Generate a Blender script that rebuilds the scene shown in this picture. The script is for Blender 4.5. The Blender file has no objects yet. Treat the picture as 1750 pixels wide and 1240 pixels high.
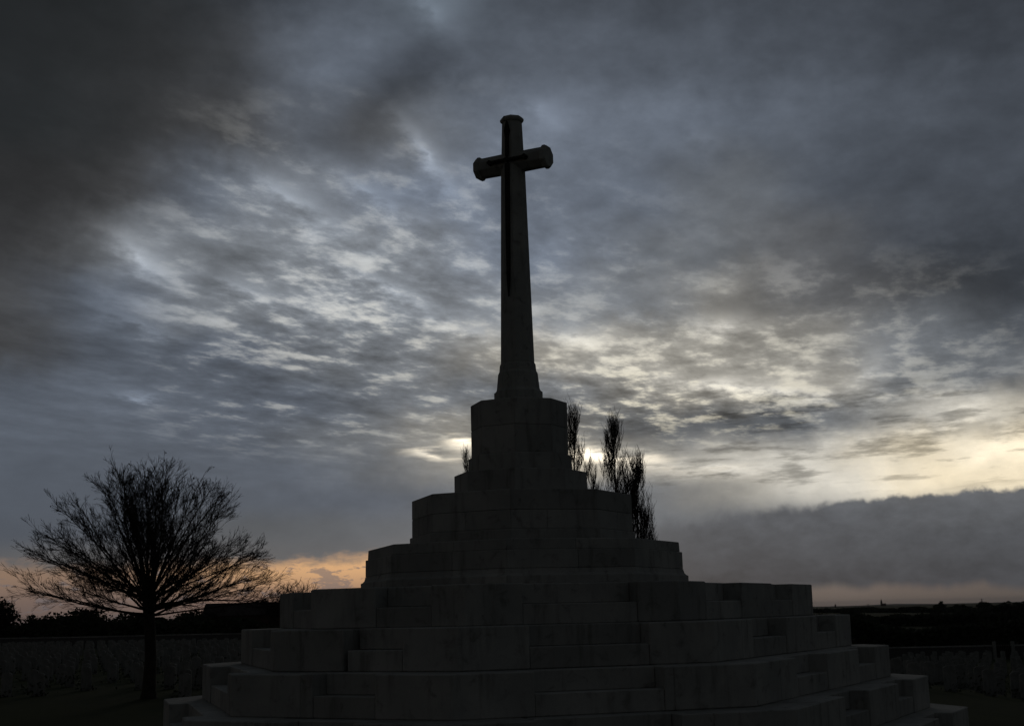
import bpy, bmesh, math, random
from math import sin, cos, tan, radians, degrees, pi, sqrt, atan2, asin, exp
from mathutils import Vector, Matrix, noise as mnoise
random.seed(11)
scene = bpy.context.scene
COL = scene.collection

# ---------------------------------------------------------------- camera
F_PX, PITCH, ROLL, YAW = 2322.8, 0.1820, 0.0232, -0.0042
CAM = Vector((0.0, -21.774, 2.397))
def _basis():
    cy, sy = cos(-YAW), sin(-YAW)
    def rz(v): return Vector((cy*v[0]-sy*v[1], sy*v[0]+cy*v[1], v[2]))
    right0 = rz((1, 0, 0)); fwd = rz((0, cos(PITCH), sin(PITCH))); up0 = rz((0, -sin(PITCH), cos(PITCH)))
    right = right0*cos(ROLL) - up0*sin(ROLL); up = right0*sin(ROLL) + up0*cos(ROLL)
    return right, up, fwd
RIGHT, UP, FWD = _basis()
cam_data = bpy.data.cameras.new('camera'); cam = bpy.data.objects.new('camera', cam_data); COL.objects.link(cam)
cam.matrix_world = Matrix(((RIGHT.x, UP.x, -FWD.x, CAM.x), (RIGHT.y, UP.y, -FWD.y, CAM.y), (RIGHT.z, UP.z, -FWD.z, CAM.z), (0, 0, 0, 1)))
cam_data.sensor_width = 36; cam_data.lens = F_PX/1750*36; cam_data.clip_start = 0.1; cam_data.clip_end = 60000
scene.camera = cam
def ray(px, py):                      # pixel of the 1750 x 1240 photograph -> world direction
    return (FWD + RIGHT*((px-875)/F_PX) - UP*((py-620)/F_PX)).normalized()
def to_px(P):
    v = Vector(P) - CAM; d = v.dot(FWD); return 875 + F_PX*v.dot(RIGHT)/d, 620 - F_PX*v.dot(UP)/d
def azel(px, py):
    d = ray(px, py); return degrees(atan2(d.x, d.y)), degrees(asin(d.z))
def at(px, py, dist):                 # point seen at a pixel, at a horizontal distance from the camera
    d = ray(px, py); return CAM + d*(dist/sqrt(d.x*d.x+d.y*d.y))
def on_ground(px, dist, z=0.0):       # ground point under an image column at a distance
    d = ray(px, 1040); h = sqrt(d.x*d.x+d.y*d.y); return Vector((CAM.x+d.x/h*dist, CAM.y+d.y/h*dist, z))

scene.view_settings.view_transform = 'Standard'; scene.view_settings.look = 'None'
scene.view_settings.exposure = 0; scene.view_settings.gamma = 1
scene.render.engine = 'CYCLES'; scene.cycles.max_bounces = 4; scene.cycles.diffuse_bounces = 2; scene.cycles.glossy_bounces = 2; scene.cycles.volume_bounces = 0

# ---------------------------------------------------------------- sky
SUN_AZ, SUN_EL = azel(905, 772)
def lin(c):
    c = max(0.0, c)/255.0
    return c/12.92 if c <= 0.04045 else ((c+0.055)/1.055)**2.4

class Nodes:
    """tiny expression builder for shader maths"""
    def __init__(s, tree): s.t = tree; s.n = tree.nodes; s.l = tree.links
    def new(s, kind, **kw):
        n = s.n.new(kind)
        for k, v in kw.items(): setattr(n, k, v)
        return n
    def put(s, sock, v):
        if hasattr(v, 'is_output'): s.l.new(v, sock)
        else: sock.default_value = v
    def m(s, op, a, b=None, c=None, clamp=False):
        n = s.new('ShaderNodeMath', operation=op, use_clamp=clamp)
        for i, v in enumerate((a, b, c)):
            if v is not None: s.put(n.inputs[i], v)
        return n.outputs[0]
    def add(s, a, b): return s.m('ADD', a, b)
    def sub(s, a, b): return s.m('SUBTRACT', a, b)
    def mul(s, a, b): return s.m('MULTIPLY', a, b)
    def div(s, a, b): return s.m('DIVIDE', a, b)
    def ss(s, v, lo, hi, a=0.0, b=1.0):
        n = s.new('ShaderNodeMapRange', interpolation_type='SMOOTHSTEP'); s.put(n.inputs['Value'], v)
        for k, q in zip(('From Min', 'From Max', 'To Min', 'To Max'), (lo, hi, a, b)): s.put(n.inputs[k], q)
        return n.outputs[0]
    def lerp(s, v, lo, hi, a=0.0, b=1.0):
        n = s.new('ShaderNodeMapRange', interpolation_type='LINEAR'); s.put(n.inputs['Value'], v)
        for k, q in zip(('From Min', 'From Max', 'To Min', 'To Max'), (lo, hi, a, b)): s.put(n.inputs[k], q)
        return n.outputs[0]
    def xyz(s, x, y, z):
        n = s.new('ShaderNodeCombineXYZ')
        for i, v in enumerate((x, y, z)): s.put(n.inputs[i], v)
        return n.outputs[0]
    def noise(s, vec, scale, detail=6, rough=0.55, dist=0.0, out='Fac', lac=2.0):
        n = s.new('ShaderNodeTexNoise', noise_dimensions='3D'); s.put(n.inputs['Vector'], vec)
        n.inputs['Scale'].default_value = scale; n.inputs['Detail'].default_value = detail
        n.inputs['Roughness'].default_value = rough; n.inputs['Distortion'].default_value = dist; n.inputs['Lacunarity'].default_value = lac
        return n.outputs[out]
    def mix(s, f, a, b, blend='MIX'):
        n = s.new('ShaderNodeMix', data_type='RGBA', blend_type=blend); s.put(n.inputs[0], f); s.put(n.inputs[6], a); s.put(n.inputs[7], b)
        return n.outputs[2]
    def gauss(s, x, y, cx, cy, sx, sy, rot=0.0):
        """elliptic bump in azimuth/elevation degrees"""
        return s.bump2(s.xyz(x, y, 0.0), cx, cy, sx, sy, rot)
    def bump2(s, vec, cx, cy, sx, sy, rot=0.0):
        n = s.new('ShaderNodeMapping', vector_type='TEXTURE'); s.put(n.inputs[0], vec)
        n.inputs['Location'].default_value = (cx, cy, 0); n.inputs['Rotation'].default_value = (0, 0, rot); n.inputs['Scale'].default_value = (sx*2.1, sy*2.1, 1)
        g = s.new('ShaderNodeTexGradient', gradient_type='QUADRATIC_SPHERE'); s.l.new(n.outputs[0], g.inputs[0])
        return s.ss(g.outputs['Fac'], 0.0, 1.0) if False else g.outputs['Fac']

# broad tones of the cloud cover: (column, row, lightness, tint); far to the sides and behind, unseen sky is darkened to dim the stone
TINT = {'c': (0.915, 0.99, 1.105), 'd': (0.93, 1.0, 1.05), 'b': (0.975, 0.99, 1.02), 'w': (1.02, 1.0, 0.95), 'y': (1.07, 1.0, 0.86), 'p': (1.17, 1.0, 0.86), 'q': (1.10, 0.99, 0.92), 'g': (0.955, 0.997, 1.05), 't': (0.90, 1.02, 1.09)}
TONES = """
50 -60 30 d|250 -60 34 d|450 -60 45 c|620 -60 75 c|800 -60 82 c|950 -60 66 c|1150 -60 58 c|1400 -60 58 c|1720 -60 52 c
40 40 32 d|150 40 34 d|300 40 38 d|430 40 52 c|520 40 74 c|620 40 92 c|740 30 104 t|840 40 80 c|960 40 72 c|1060 40 62 c|1200 40 66 c|1400 40 66 c|1600 40 62 c|1720 40 54 c
40 140 34 d|150 140 36 b|300 140 42 b|420 140 58 b|510 140 92 c|600 120 100 c|680 140 80 c|760 130 76 c|880 140 80 c|1000 140 84 c|1130 140 84 c|1300 140 78 c|1500 140 74 c|1720 140 66 c
40 240 36 d|150 240 40 d|300 240 48 b|430 240 68 b|520 240 94 c|610 230 80 b|700 240 104 g|800 240 102 c|940 220 108 c|1060 240 98 c|1200 240 92 c|1350 240 82 c|1500 240 72 c|1720 240 68 c
40 330 38 b|150 330 46 b|270 330 64 b|380 330 98 c|500 330 118 g|620 330 108 c|740 330 112 c|820 330 106 c|960 330 98 c|1100 330 96 c|1250 330 92 g|1370 330 80 c|1500 330 68 c|1720 330 58 c
40 430 46 b|130 430 66 b|230 430 118 g|340 430 108 g|460 430 110 g|580 430 116 g|700 430 118 g|810 430 112 c|960 430 106 c|1100 430 100 g|1240 430 98 g|1370 430 82 b|1500 430 68 c|1720 430 58 c
30 520 62 b|130 520 80 c|240 520 98 c|360 520 108 g|500 520 112 g|640 520 118 g|780 520 122 g|960 520 116 g|1100 520 114 g|1240 520 118 w|1360 520 96 b|1500 520 74 b|1720 520 64 c
30 600 62 b|130 600 80 c|260 600 90 c|420 600 92 c|560 600 100 g|700 600 112 g|820 600 124 w|960 600 132 w|1100 600 130 w|1240 600 142 w|1380 600 124 w|1500 600 116 g|1620 600 96 g|1720 600 90 g
30 670 82 c|130 670 92 c|260 670 92 c|420 670 88 c|560 670 94 c|700 670 102 g|820 670 108 g|960 670 112 g|1100 670 118 w|1220 670 146 w|1340 670 140 w|1450 670 128 w|1560 670 104 g|1720 670 96 g
30 735 84 c|200 735 84 c|400 735 88 c|560 735 96 g|680 735 106 g|780 735 126 w|960 735 124 w|1080 735 100 g|1200 735 94 g|1340 735 94 g|1460 735 104 g|1560 735 166 w|1640 735 206 w|1720 735 220 y
30 785 80 c|200 785 80 c|400 785 82 c|560 785 88 c|680 785 100 g|780 785 130 w|960 785 150 y|1080 785 148 w|1200 785 156 w|1320 785 168 w|1440 785 192 w|1560 785 216 y|1720 785 220 y
30 840 78 c|200 840 80 c|400 840 82 c|560 840 84 c|680 840 88 c|960 840 104 g|1100 840 100 g|1220 840 128 w|1330 840 164 w|1430 840 204 w|1540 840 216 y|1720 840 206 y
30 900 76 c|200 900 80 c|400 900 82 g|560 900 86 g|680 900 92 g|960 900 98 g|1130 900 96 g|1300 900 92 g|1450 900 90 g|1600 900 88 g|1720 900 86 g
30 960 84 b|200 960 86 b|400 960 86 b|560 960 90 b|680 960 94 b|960 960 90 b|1200 960 84 g|1400 960 80 g|1600 960 78 g|1720 960 76 g
30 1010 104 p|200 1010 110 p|400 1010 128 p|560 1010 136 p|700 1010 130 p|1200 1010 88 q|1400 1010 92 q|1600 1010 88 q|1720 1010 84 q
30 1080 92 p|300 1080 100 p|600 1080 110 p|1200 1080 92 q|1500 1080 88 q|1720 1080 82 q
""".replace('\n', '|').split('|')
PTS = []
for t in TONES:
    if t.strip():
        a, b, L, k = t.split(); L = float(L); A, E = azel(float(a), float(b))
        PTS.append((A, E, tuple(L*q for q in TINT[k])))
def tone(A, E):
    w = [0, 0, 0]; s = 0
    for a, e, c in PTS:
        d2 = ((A-a)/1.0)**2 + ((E-e)/0.55)**2
        g = 1.0/(d2+0.12)**2; s += g
        for i in range(3): w[i] += g*c[i]
    return [q/s for q in w]

world = bpy.data.worlds.new('World'); scene.world = world; world.use_nodes = True
world.cycles.sampling_method = 'MANUAL'; world.cycles.sample_map_resolution = 512
wt = world.node_tree; wt.nodes.clear(); N = Nodes(wt)
tc = N.new('ShaderNodeTexCoord'); sep = N.new('ShaderNodeSeparateXYZ'); N.l.new(tc.outputs['Generated'], sep.inputs[0])
dx, dy, dz = sep.outputs
AZ = N.mul(N.m('ARCTAN2', dx, dy), 180/pi); EL = N.mul(N.m('ARCSINE', dz), 180/pi)
# cloud sheet: where the view ray meets a layer overhead; rolls of cloud run towards azimuth ~19 deg
zc = N.add(N.m('MAXIMUM', dz, 0.0), 0.055)
PX, PY = N.div(dx, zc), N.div(dy, zc)
ra = radians(19.5)
PU0 = N.sub(N.mul(PX, cos(ra)), N.mul(PY, sin(ra)))     # across the rolls
PV = N.add(N.mul(PX, sin(ra)), N.mul(PY, cos(ra)))     # along the rolls
PU = PU0
sheet = N.xyz(PU, N.mul(PV, 0.60), 3.7)
ang = N.xyz(AZ, EL, 1.3)
# slow wobble of the broad tones
wa = N.noise(ang, 0.30, 4, 0.6); wb = N.noise(N.xyz(EL, AZ, 7.1), 0.34, 4, 0.6)
AZw = N.add(AZ, N.mul(N.sub(wa, 0.5), 4.0)); ELw = N.add(EL, N.mul(N.sub(wb, 0.5), N.ss(EL, 2.0, 12.0, 0.5, 2.6)))
rows = [-1.5, -0.3, 0.6, 1.4, 2.4, 3.6, 4.8, 6.0, 7.4, 9.0, 10.8, 12.8, 15.0, 17.4, 20.0, 22.8, 26.0]
AZ0 = 45.0
fac = N.lerp(AZw, -AZ0, AZ0)
base = None
for i, e in enumerate(rows):
    r = N.new('ShaderNodeValToRGB'); cr = r.color_ramp; cr.interpolation = 'B_SPLINE'
    stops = [-45, -33] + [-23 + 46*k/19 for k in range(20)] + [33, 45]
    cr.elements[0].position = 0.0; cr.elements[1].position = 1.0
    for a in stops[1:-1]: cr.elements.new((a+AZ0)/(2*AZ0))
    for a, el in zip(stops, sorted(cr.elements, key=lambda q: q.position)):
        c = tone(max(-22, min(22, a)), e)
        if abs(a) > 30: c = (36, 38, 40) if abs(a) > 40 else [(q+w)/2 for q, w in zip(c, (38, 40, 42))]
        el.color = (lin(c[0]), lin(c[1]), lin(c[2]), 1)
    N.put(r.inputs[0], fac)
    base = r.outputs[0] if base is None else N.mix(N.ss(ELw, rows[i-1], e), base, r.outputs[0])
# fine structure: rolls of altocumulus, softer billows, low streaks
n1 = N.noise(sheet, 9.0, 6, 0.60); n2 = N.noise(N.xyz(PU, N.mul(PV, 0.36), 9.0), 3.4, 3, 0.55)
n3 = N.noise(N.xyz(AZ, N.mul(EL, 1.7), 4.4), 0.36, 5, 0.6)
zone = N.mul(N.ss(EL, 4.2, 8.5), N.add(0.14, N.mul(0.98, N.m('MAXIMUM', N.gauss(AZ, EL, -7.0, 13.0, 9.5, 5.6), N.gauss(AZ, EL, 5, 9.3, 12, 3.6)))))
det = N.add(N.mul(N.sub(n1, 0.5), 3.4), N.mul(N.sub(n2, 0.5), 2.6))
ex = N.add(N.mul(det, N.mul(zone, 0.95)), N.mul(N.sub(n3, 0.5), N.mul(N.ss(EL, 1.0, 6.0, 0.15, 0.85), N.ss(AZ, -17.0, -8.0, 0.45, 1.0))))
# single cloud forms: column, row, half-lengths, slope in the picture, strength (log)
AZb = N.add(AZ, N.mul(N.sub(n3, 0.5), 2.6)); ELb = N.add(EL, N.mul(N.sub(n1, 0.5), 1.6))
VB = N.xyz(AZb, ELb, 0.0)
for px, py, lx, ly, an, amp in (
    (640, 175, 95, 42, -38, -.42), (720, 130, 70, 40, -20, -.25), (728, 262, 70, 15, 48, .62), (505, 345, 110, 17, 32, .45), (232, 432, 62, 20, 36, .62), (640, 330, 90, 12, 30, .32),
    (752, 18, 34, 28, 35, .40), (928, 190, 40, 24, 20, .36), (655, 488, 75, 12, 24, .42), (420, 492, 80, 14, 14, .36), (240, 560, 50, 9, 22, .42),
    (238, 676, 36, 6, 4, .50), (820, 565, 60, 16, 14, .42), (990, 575, 70, 16, 10, .42), (1240, 552, 42, 15, 6, .55), (1215, 650, 70, 12, 6, .45), (1330, 668, 120, 13, 6, .42), (1485, 632, 34, 24, -45, .50),
    (1250, 718, 190, 24, 2, -.36), (1610, 742, 80, 9, -5, -.55), (1735, 738, 50, 7, -6, -.45), (1480, 775, 120, 16, -3, -.18), (1240, 800, 120, 9, 2, .32), (1640, 475, 200, 55, 2, -.45),
    (1210, 240, 26, 14, 30, .20), (250, 620, 200, 40, 4, -.10), (1060, 470, 60, 20, 20, -.16), (1100, 735, 60, 22, 0, -.22)):
    a, e = azel(px, py); q = 0.02467
    ex = N.m('MULTIPLY_ADD', N.bump2(VB, a, e, lx*q*1.15, ly*q*1.15, -radians(an)), amp*1.25, ex)
n4 = N.noise(N.xyz(N.mul(AZ, 0.30), N.mul(N.add(EL, N.mul(AZ, -0.03)), 1.9), 2.7), 1.25, 5, 0.58)
ex = N.add(ex, N.mul(N.mul(N.ss(n4, 0.50, 0.68), -0.75), N.mul(N.ss(EL, 4.2, 5.4), N.mul(N.m('SUBTRACT', 1.0, N.ss(EL, 8.0, 9.5)), N.ss(AZ, 3.0, 9.0)))))
gain = N.m('EXPONENT', ex)
col = N.mix(1.0, base, N.xyz(gain, gain, gain), 'MULTIPLY')
# thin places where the light comes through
gap = N.mul(N.ss(N.add(N.mul(n1, 0.62), N.mul(n2, 0.38)), 0.505, 0.63), N.mul(N.m('MAXIMUM', N.sub(zone, 0.15), 0.0), N.ss(AZ, -18.0, -12.0)))
warm = N.gauss(AZ, EL, 6, 8, 16, 4.5)
gcol = N.mix(warm, (lin(188), lin(188), lin(184), 1), (lin(236), lin(226), lin(198), 1))
col = N.mix(N.mul(gap, 0.74), col, gcol)
# glow where the sun stands behind the cloud
brk = N.lerp(n4, 0.36, 0.62, 1.35, 0.25)
for px, py, sx, sy, amp in ((1028, 781, 1.7, 0.27, 2.6), (792, 756, 0.55, 0.32, 2.0), (748, 779, 1.1, 0.17, 1.5), (905, 772, 4.2, 0.8, 0.26), (1150, 802, 3.6, 0.36, 0.34)):
    a, e = azel(px, py)
    g = N.mul(N.mul(N.gauss(N.add(AZ, N.mul(N.sub(wa, 0.5), 1.4)), N.add(EL, N.mul(N.sub(n4, 0.5), 1.3)), a, e, sx, sy, -0.10), amp), brk)
    col = N.mix(1.0, col, N.mix(1.0, (0.62, 0.54, 0.41, 1), N.xyz(g, g, g), 'MULTIPLY'), 'ADD')
# cumulus bank low on the right, with a knobbly upper edge
a0, e0 = azel(1130, 893); a1, e1 = azel(1530, 846); a2, e2 = azel(1750, 838)
edge = N.add(N.lerp(AZ, a0, a1, e0, e1), N.lerp(AZ, a1, a2+20, 0.0, 0.3))
bump = N.noise(N.xyz(AZ, N.mul(EL, 0.8), 2.2), 1.5, 5, 0.62)
edge = N.add(edge, N.mul(N.sub(bump, 0.55), 0.72))
und = N.add(azel(1450, 1008)[1], N.mul(N.sub(N.noise(N.xyz(AZ, 0.0, 8.0), 0.45, 4, 0.6), 0.45), 1.1))
bank = N.mul(N.mul(N.m('SUBTRACT', 1.0, N.ss(EL, N.sub(edge, N.ss(AZ, 8.0, 14.0, 0.35, 0.12)), N.add(edge, N.ss(AZ, 8.0, 14.0, 0.35, 0.15)))), N.ss(EL, N.sub(und, 0.22), N.add(und, 0.25))), N.ss(AZ, a0-2.5, a0+2.0))
bn = N.noise(N.xyz(AZ, N.mul(EL, 1.6), 5.0), 0.7, 5, 0.62)
bcol = N.mix(N.ss(EL, 1.0, 5.0), (lin(65), lin(67), lin(71), 1), (lin(84), lin(87), lin(92), 1))
bg = N.lerp(bn, 0.25, 0.75, 0.74, 1.22)
col = N.mix(N.mul(bank, 0.97), col, N.mix(1.0, bcol, N.xyz(bg, bg, bg), 'MULTIPLY'))
# peach strip low on the left, with ragged little clouds in it
b0 = azel(300, 968)[1]
lo_n = N.noise(N.xyz(N.mul(AZ, 0.6), N.mul(EL, 1.7), 6.6), 1.7, 6, 0.62)
sb = N.add(b0, N.add(N.mul(N.sub(wa, 0.5), 1.6), N.mul(N.sub(lo_n, 0.5), 0.9)))
strip = N.mul(N.m('SUBTRACT', 1.0, N.ss(EL, N.sub(sb, 0.25), N.add(sb, 0.5))), N.m('SUBTRACT', 1.0, N.ss(AZ, -2.0, 4.0)))
pcol = N.mix(N.ss(EL, 0.5, 2.2), (lin(122), lin(98), lin(88), 1), (lin(200), lin(156), lin(112), 1))
pcol = N.mix(N.ss(AZ, -17, -8, 0.78, 0.0), pcol, (lin(96), lin(84), lin(80), 1))
col = N.mix(N.mul(strip, 0.95), col, pcol)
puff = N.mul(strip, N.ss(N.add(lo_n, N.mul(N.gauss(AZ, EL, *azel(570, 990), 2.0, 0.30), 0.10)), 0.545, 0.63))
col = N.mix(N.mul(puff, 0.66), col, (lin(100), lin(94), lin(96), 1))
# clear air above the cloud, faint
sky = N.new('ShaderNodeTexSky', sky_type='NISHITA', sun_disc=False, sun_elevation=radians(SUN_EL), sun_rotation=radians(SUN_AZ))
bgs = N.new('ShaderNodeBackground'); N.l.new(sky.outputs[0], bgs.inputs[0]); bgs.inputs[1].default_value = 0.0003
bgc = N.new('ShaderNodeBackground'); N.l.new(col, bgc.inputs[0]); bgc.inputs[1].default_value = 1.27
ads = N.new('ShaderNodeAddShader'); N.l.new(bgs.outputs[0], ads.inputs[0]); N.l.new(bgc.outputs[0], ads.inputs[1])
wo = N.new('ShaderNodeOutputWorld'); N.l.new(ads.outputs[0], wo.inputs['Surface'])

# the sun, low behind thick cloud
sl = bpy.data.lights.new('sun', 'SUN'); sl.energy = 0.08; sl.angle = radians(12); sl.color = (1.0, 0.86, 0.68)
so = bpy.data.objects.new('sun', sl); COL.objects.link(so)
sd = Vector((sin(radians(SUN_AZ))*cos(radians(SUN_EL)), cos(radians(SUN_AZ))*cos(radians(SUN_EL)), sin(radians(SUN_EL))))
so.rotation_euler = sd.to_track_quat('Z', 'Y').to_euler(); so.location = (0, 60, 30)

# ---------------------------------------------------------------- materials
def new_mat(name):
    m = bpy.data.materials.new(name); m.use_nodes = True; t = m.node_tree; t.nodes.clear(); k = Nodes(t)
    b = k.new('ShaderNodeBsdfPrincipled'); o = k.new('ShaderNodeOutputMaterial'); t.links.new(b.outputs[0], o.inputs['Surface'])
    return m, k, b
def bump(k, b, h, strength, dist=0.01):
    n = k.new('ShaderNodeBump'); n.inputs['Strength'].default_value = strength; n.inputs['Distance'].default_value = dist
    k.put(n.inputs['Height'], h); k.l.new(n.outputs[0], b.inputs['Normal'])
def stone_mat(name, c0, c1, stain, scale=1.0):
    """weathered limestone: blotches, dark lichen and rain streaks, a slightly different tone for every stone"""
    m, k, b = new_mat(name)
    tcn = k.new('ShaderNodeTexCoord'); P = tcn.outputs['Object']; inf = k.new('ShaderNodeObjectInfo')
    a = k.noise(P, 0.9*scale, 6, 0.62, 0.4); s1 = k.noise(P, 4.2*scale, 7, 0.66, 0.6); f = k.noise(P, 60*scale, 4, 0.6)
    mp = k.new('ShaderNodeMapping'); k.l.new(P, mp.inputs[0]); mp.inputs['Scale'].default_value = (5.0, 5.0, 0.7)
    st = k.noise(mp.outputs[0], 1.3*scale, 5, 0.6)
    c = k.mix(k.ss(a, 0.32, 0.68), c0+(1,), c1+(1,))
    c = k.mix(k.mul(k.ss(s1, 0.53, 0.70), 0.6), c, stain+(1,))
    c = k.mix(k.mul(k.ss(st, 0.50, 0.74), 0.6), c, stain+(1,))
    v = k.mul(k.add(0.88, k.mul(inf.outputs['Random'], 0.26)), k.lerp(f, 0.3, 0.7, 0.93, 1.07))
    c = k.mix(1.0, c, k.xyz(v, v, v), 'MULTIPLY'); k.l.new(c, b.inputs['Base Color'])
    b.inputs['Roughness'].default_value = 0.88; b.inputs['Specular IOR Level'].default_value = 0.25
    bump(k, b, k.add(k.mul(f, 0.4), s1), 0.35, 0.008)
    return m
def flat_mat(name, c0, c1, scale, rough=0.9, metal=0.0, bstr=0.3, coords='Object', spec=0.2):
    m, k, b = new_mat(name); tcn = k.new('ShaderNodeTexCoord')
    n = k.noise(tcn.outputs[coords], scale, 6, 0.6, 0.3)
    k.l.new(k.mix(k.ss(n, 0.3, 0.7), c0+(1,), c1+(1,)), b.inputs['Base Color'])
    b.inputs['Roughness'].default_value = rough; b.inputs['Metallic'].default_value = metal; b.inputs['Specular IOR Level'].default_value = spec
    if bstr: bump(k, b, n, bstr, 0.02)
    return m
M_STONE = stone_mat('weathered_limestone', (0.28, 0.285, 0.27), (0.37, 0.37, 0.345), (0.13, 0.13, 0.115))
M_CROSS = stone_mat('cross_limestone', (0.29, 0.30, 0.28), (0.38, 0.385, 0.355), (0.15, 0.155, 0.135), 1.6)
M_CORE = flat_mat('mortar', (0.16, 0.155, 0.14), (0.22, 0.21, 0.19), 6)
M_BRONZE = flat_mat('dark_bronze', (0.018, 0.018, 0.015), (0.035, 0.034, 0.028), 9, 0.6, 0.5, 0.2)
M_BARK = flat_mat('bark', (0.028, 0.024, 0.020), (0.055, 0.048, 0.040), 5, 0.95)
M_TWIG = flat_mat('twig_bark', (0.022, 0.018, 0.016), (0.045, 0.036, 0.030), 3, 0.95, 0, 0)
M_LEAF = flat_mat('withered_leaf', (0.03, 0.022, 0.014), (0.06, 0.04, 0.022), 2, 0.9, 0, 0)
M_HEDGE = flat_mat('hedge_leaf', (0.020, 0.026, 0.014), (0.045, 0.052, 0.028), 1.2, 0.9, 0, 0)
M_FLINT = flat_mat('flint', (0.05, 0.05, 0.05), (0.13, 0.125, 0.12), 14, 0.85, 0, 0.5)
M_COPING = stone_mat('coping_stone', (0.20, 0.20, 0.19), (0.28, 0.27, 0.25), (0.08, 0.08, 0.07))
M_BRICK = flat_mat('dark_brick', (0.05, 0.032, 0.026), (0.09, 0.055, 0.045), 6)
M_ROOF = flat_mat('roof_tile', (0.03, 0.024, 0.022), (0.055, 0.042, 0.038), 5)
M_GLASS = flat_mat('window_glass', (0.02, 0.022, 0.025), (0.03, 0.032, 0.035), 1, 0.15, 0, 0, spec=0.5)
M_WOOD = flat_mat('dark_timber', (0.02, 0.017, 0.014), (0.04, 0.034, 0.028), 6)
M_PAINT = flat_mat('pale_paint', (0.20, 0.20, 0.19), (0.28, 0.28, 0.26), 8)
M_HILL = flat_mat('far_hill', (0.05, 0.055, 0.04), (0.08, 0.08, 0.06), 0.002, 1, 0, 0)
M_STEEL = flat_mat('steel', (0.08, 0.08, 0.08), (0.12, 0.12, 0.12), 2, 0.7)
M_HEAD = stone_mat('headstone_limestone', (0.17, 0.172, 0.16), (0.26, 0.26, 0.245), (0.09, 0.09, 0.08), 2.5)
def ground_mat():
    m, k, b = new_mat('grass_ground'); g = k.new('ShaderNodeNewGeometry'); P = g.outputs['Position']
    a = k.noise(P, 0.05, 6, 0.6); f = k.noise(P, 3.0, 6, 0.7); w = k.noise(P, 0.004, 5, 0.55)
    c = k.mix(k.ss(a, 0.35, 0.65), (0.026, 0.036, 0.014, 1), (0.046, 0.056, 0.022, 1))
    c = k.mix(k.mul(k.ss(w, 0.5, 0.58), 0.8), c, (0.075, 0.062, 0.042, 1))
    c = k.mix(k.mul(k.ss(f, 0.5, 0.7), 0.5), c, (0.018, 0.024, 0.010, 1))
    k.l.new(c, b.inputs['Base Color']); b.inputs['Roughness'].default_value = 1.0; b.inputs['Specular IOR Level'].default_value = 0.05
    bump(k, b, f, 0.6, 0.03); return m
M_GROUND = ground_mat()

# ---------------------------------------------------------------- helpers
def link(name, me, mat, parent=None):
    o = bpy.data.objects.new(name, me); COL.objects.link(o)
    if mat is not None and not me.materials: me.materials.append(mat)
    if parent is not None: o.parent = parent
    return o
def mesh(name, verts, faces, mat, parent=None, smooth=False):
    me = bpy.data.meshes.new(name); me.from_pydata([tuple(v) for v in verts], [], faces); me.update()
    if smooth:
        for p in me.polygons: p.use_smooth = True
    return link(name, me, mat, parent)
def bevelled(name, verts, faces, mat, parent, w):
    bm = bmesh.new(); vs = [bm.verts.new(v) for v in verts]
    for f in faces: bm.faces.new([vs[i] for i in f])
    bmesh.ops.recalc_face_normals(bm, faces=bm.faces[:])
    if w: bmesh.ops.bevel(bm, geom=bm.edges[:], offset=w, segments=1, affect='EDGES', clamp_overlap=True)
    me = bpy.data.meshes.new(name); bm.to_mesh(me); bm.free(); return link(name, me, mat, parent)
def empty(name, loc=(0, 0, 0), rz=0.0):
    o = bpy.data.objects.new(name, None); COL.objects.link(o); o.location = loc; o.rotation_euler = (0, 0, rz); return o
def tag(o, label=None, cat=None, group=None, kind=None):
    if label: o['label'] = label
    if cat: o['category'] = cat
    if group: o['group'] = group
    if kind: o['kind'] = kind
    return o
def prism(poly, z0, z1):
    n = len(poly); v = [(x, y, z0) for x, y in poly] + [(x, y, z1) for x, y in poly]
    return v, [list(range(n))[::-1], list(range(n, 2*n))] + [[i, (i+1) % n, n+(i+1) % n, n+i] for i in range(n)]
def box(x0, x1, y0, y1, z0, z1): return prism([(x0, y0), (x1, y0), (x1, y1), (x0, y1)], z0, z1)
class Tubes:
    """many tapering tubes in one mesh"""
    def __init__(s): s.v = []; s.f = []
    def tube(s, pts, radii, sides):
        base = len(s.v); n = len(pts)
        for i, p in enumerate(pts):
            d = (pts[min(i+1, n-1)] - pts[max(i-1, 0)]).normalized()
            a = d.orthogonal().normalized(); b = d.cross(a)
            for k in range(sides):
                t = 2*pi*k/sides; s.v.append(p + (a*cos(t)+b*sin(t))*radii[i])
        for i in range(n-1):
            for k in range(sides):
                k2 = (k+1) % sides; s.f.append((base+i*sides+k, base+i*sides+k2, base+(i+1)*sides+k2, base+(i+1)*sides+k))
        s.f.append(tuple(base+(n-1)*sides+k for k in range(sides)))
    def build(s, name, mat, parent=None, smooth=True): return mesh(name, s.v, s.f, mat, parent, smooth)

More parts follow.
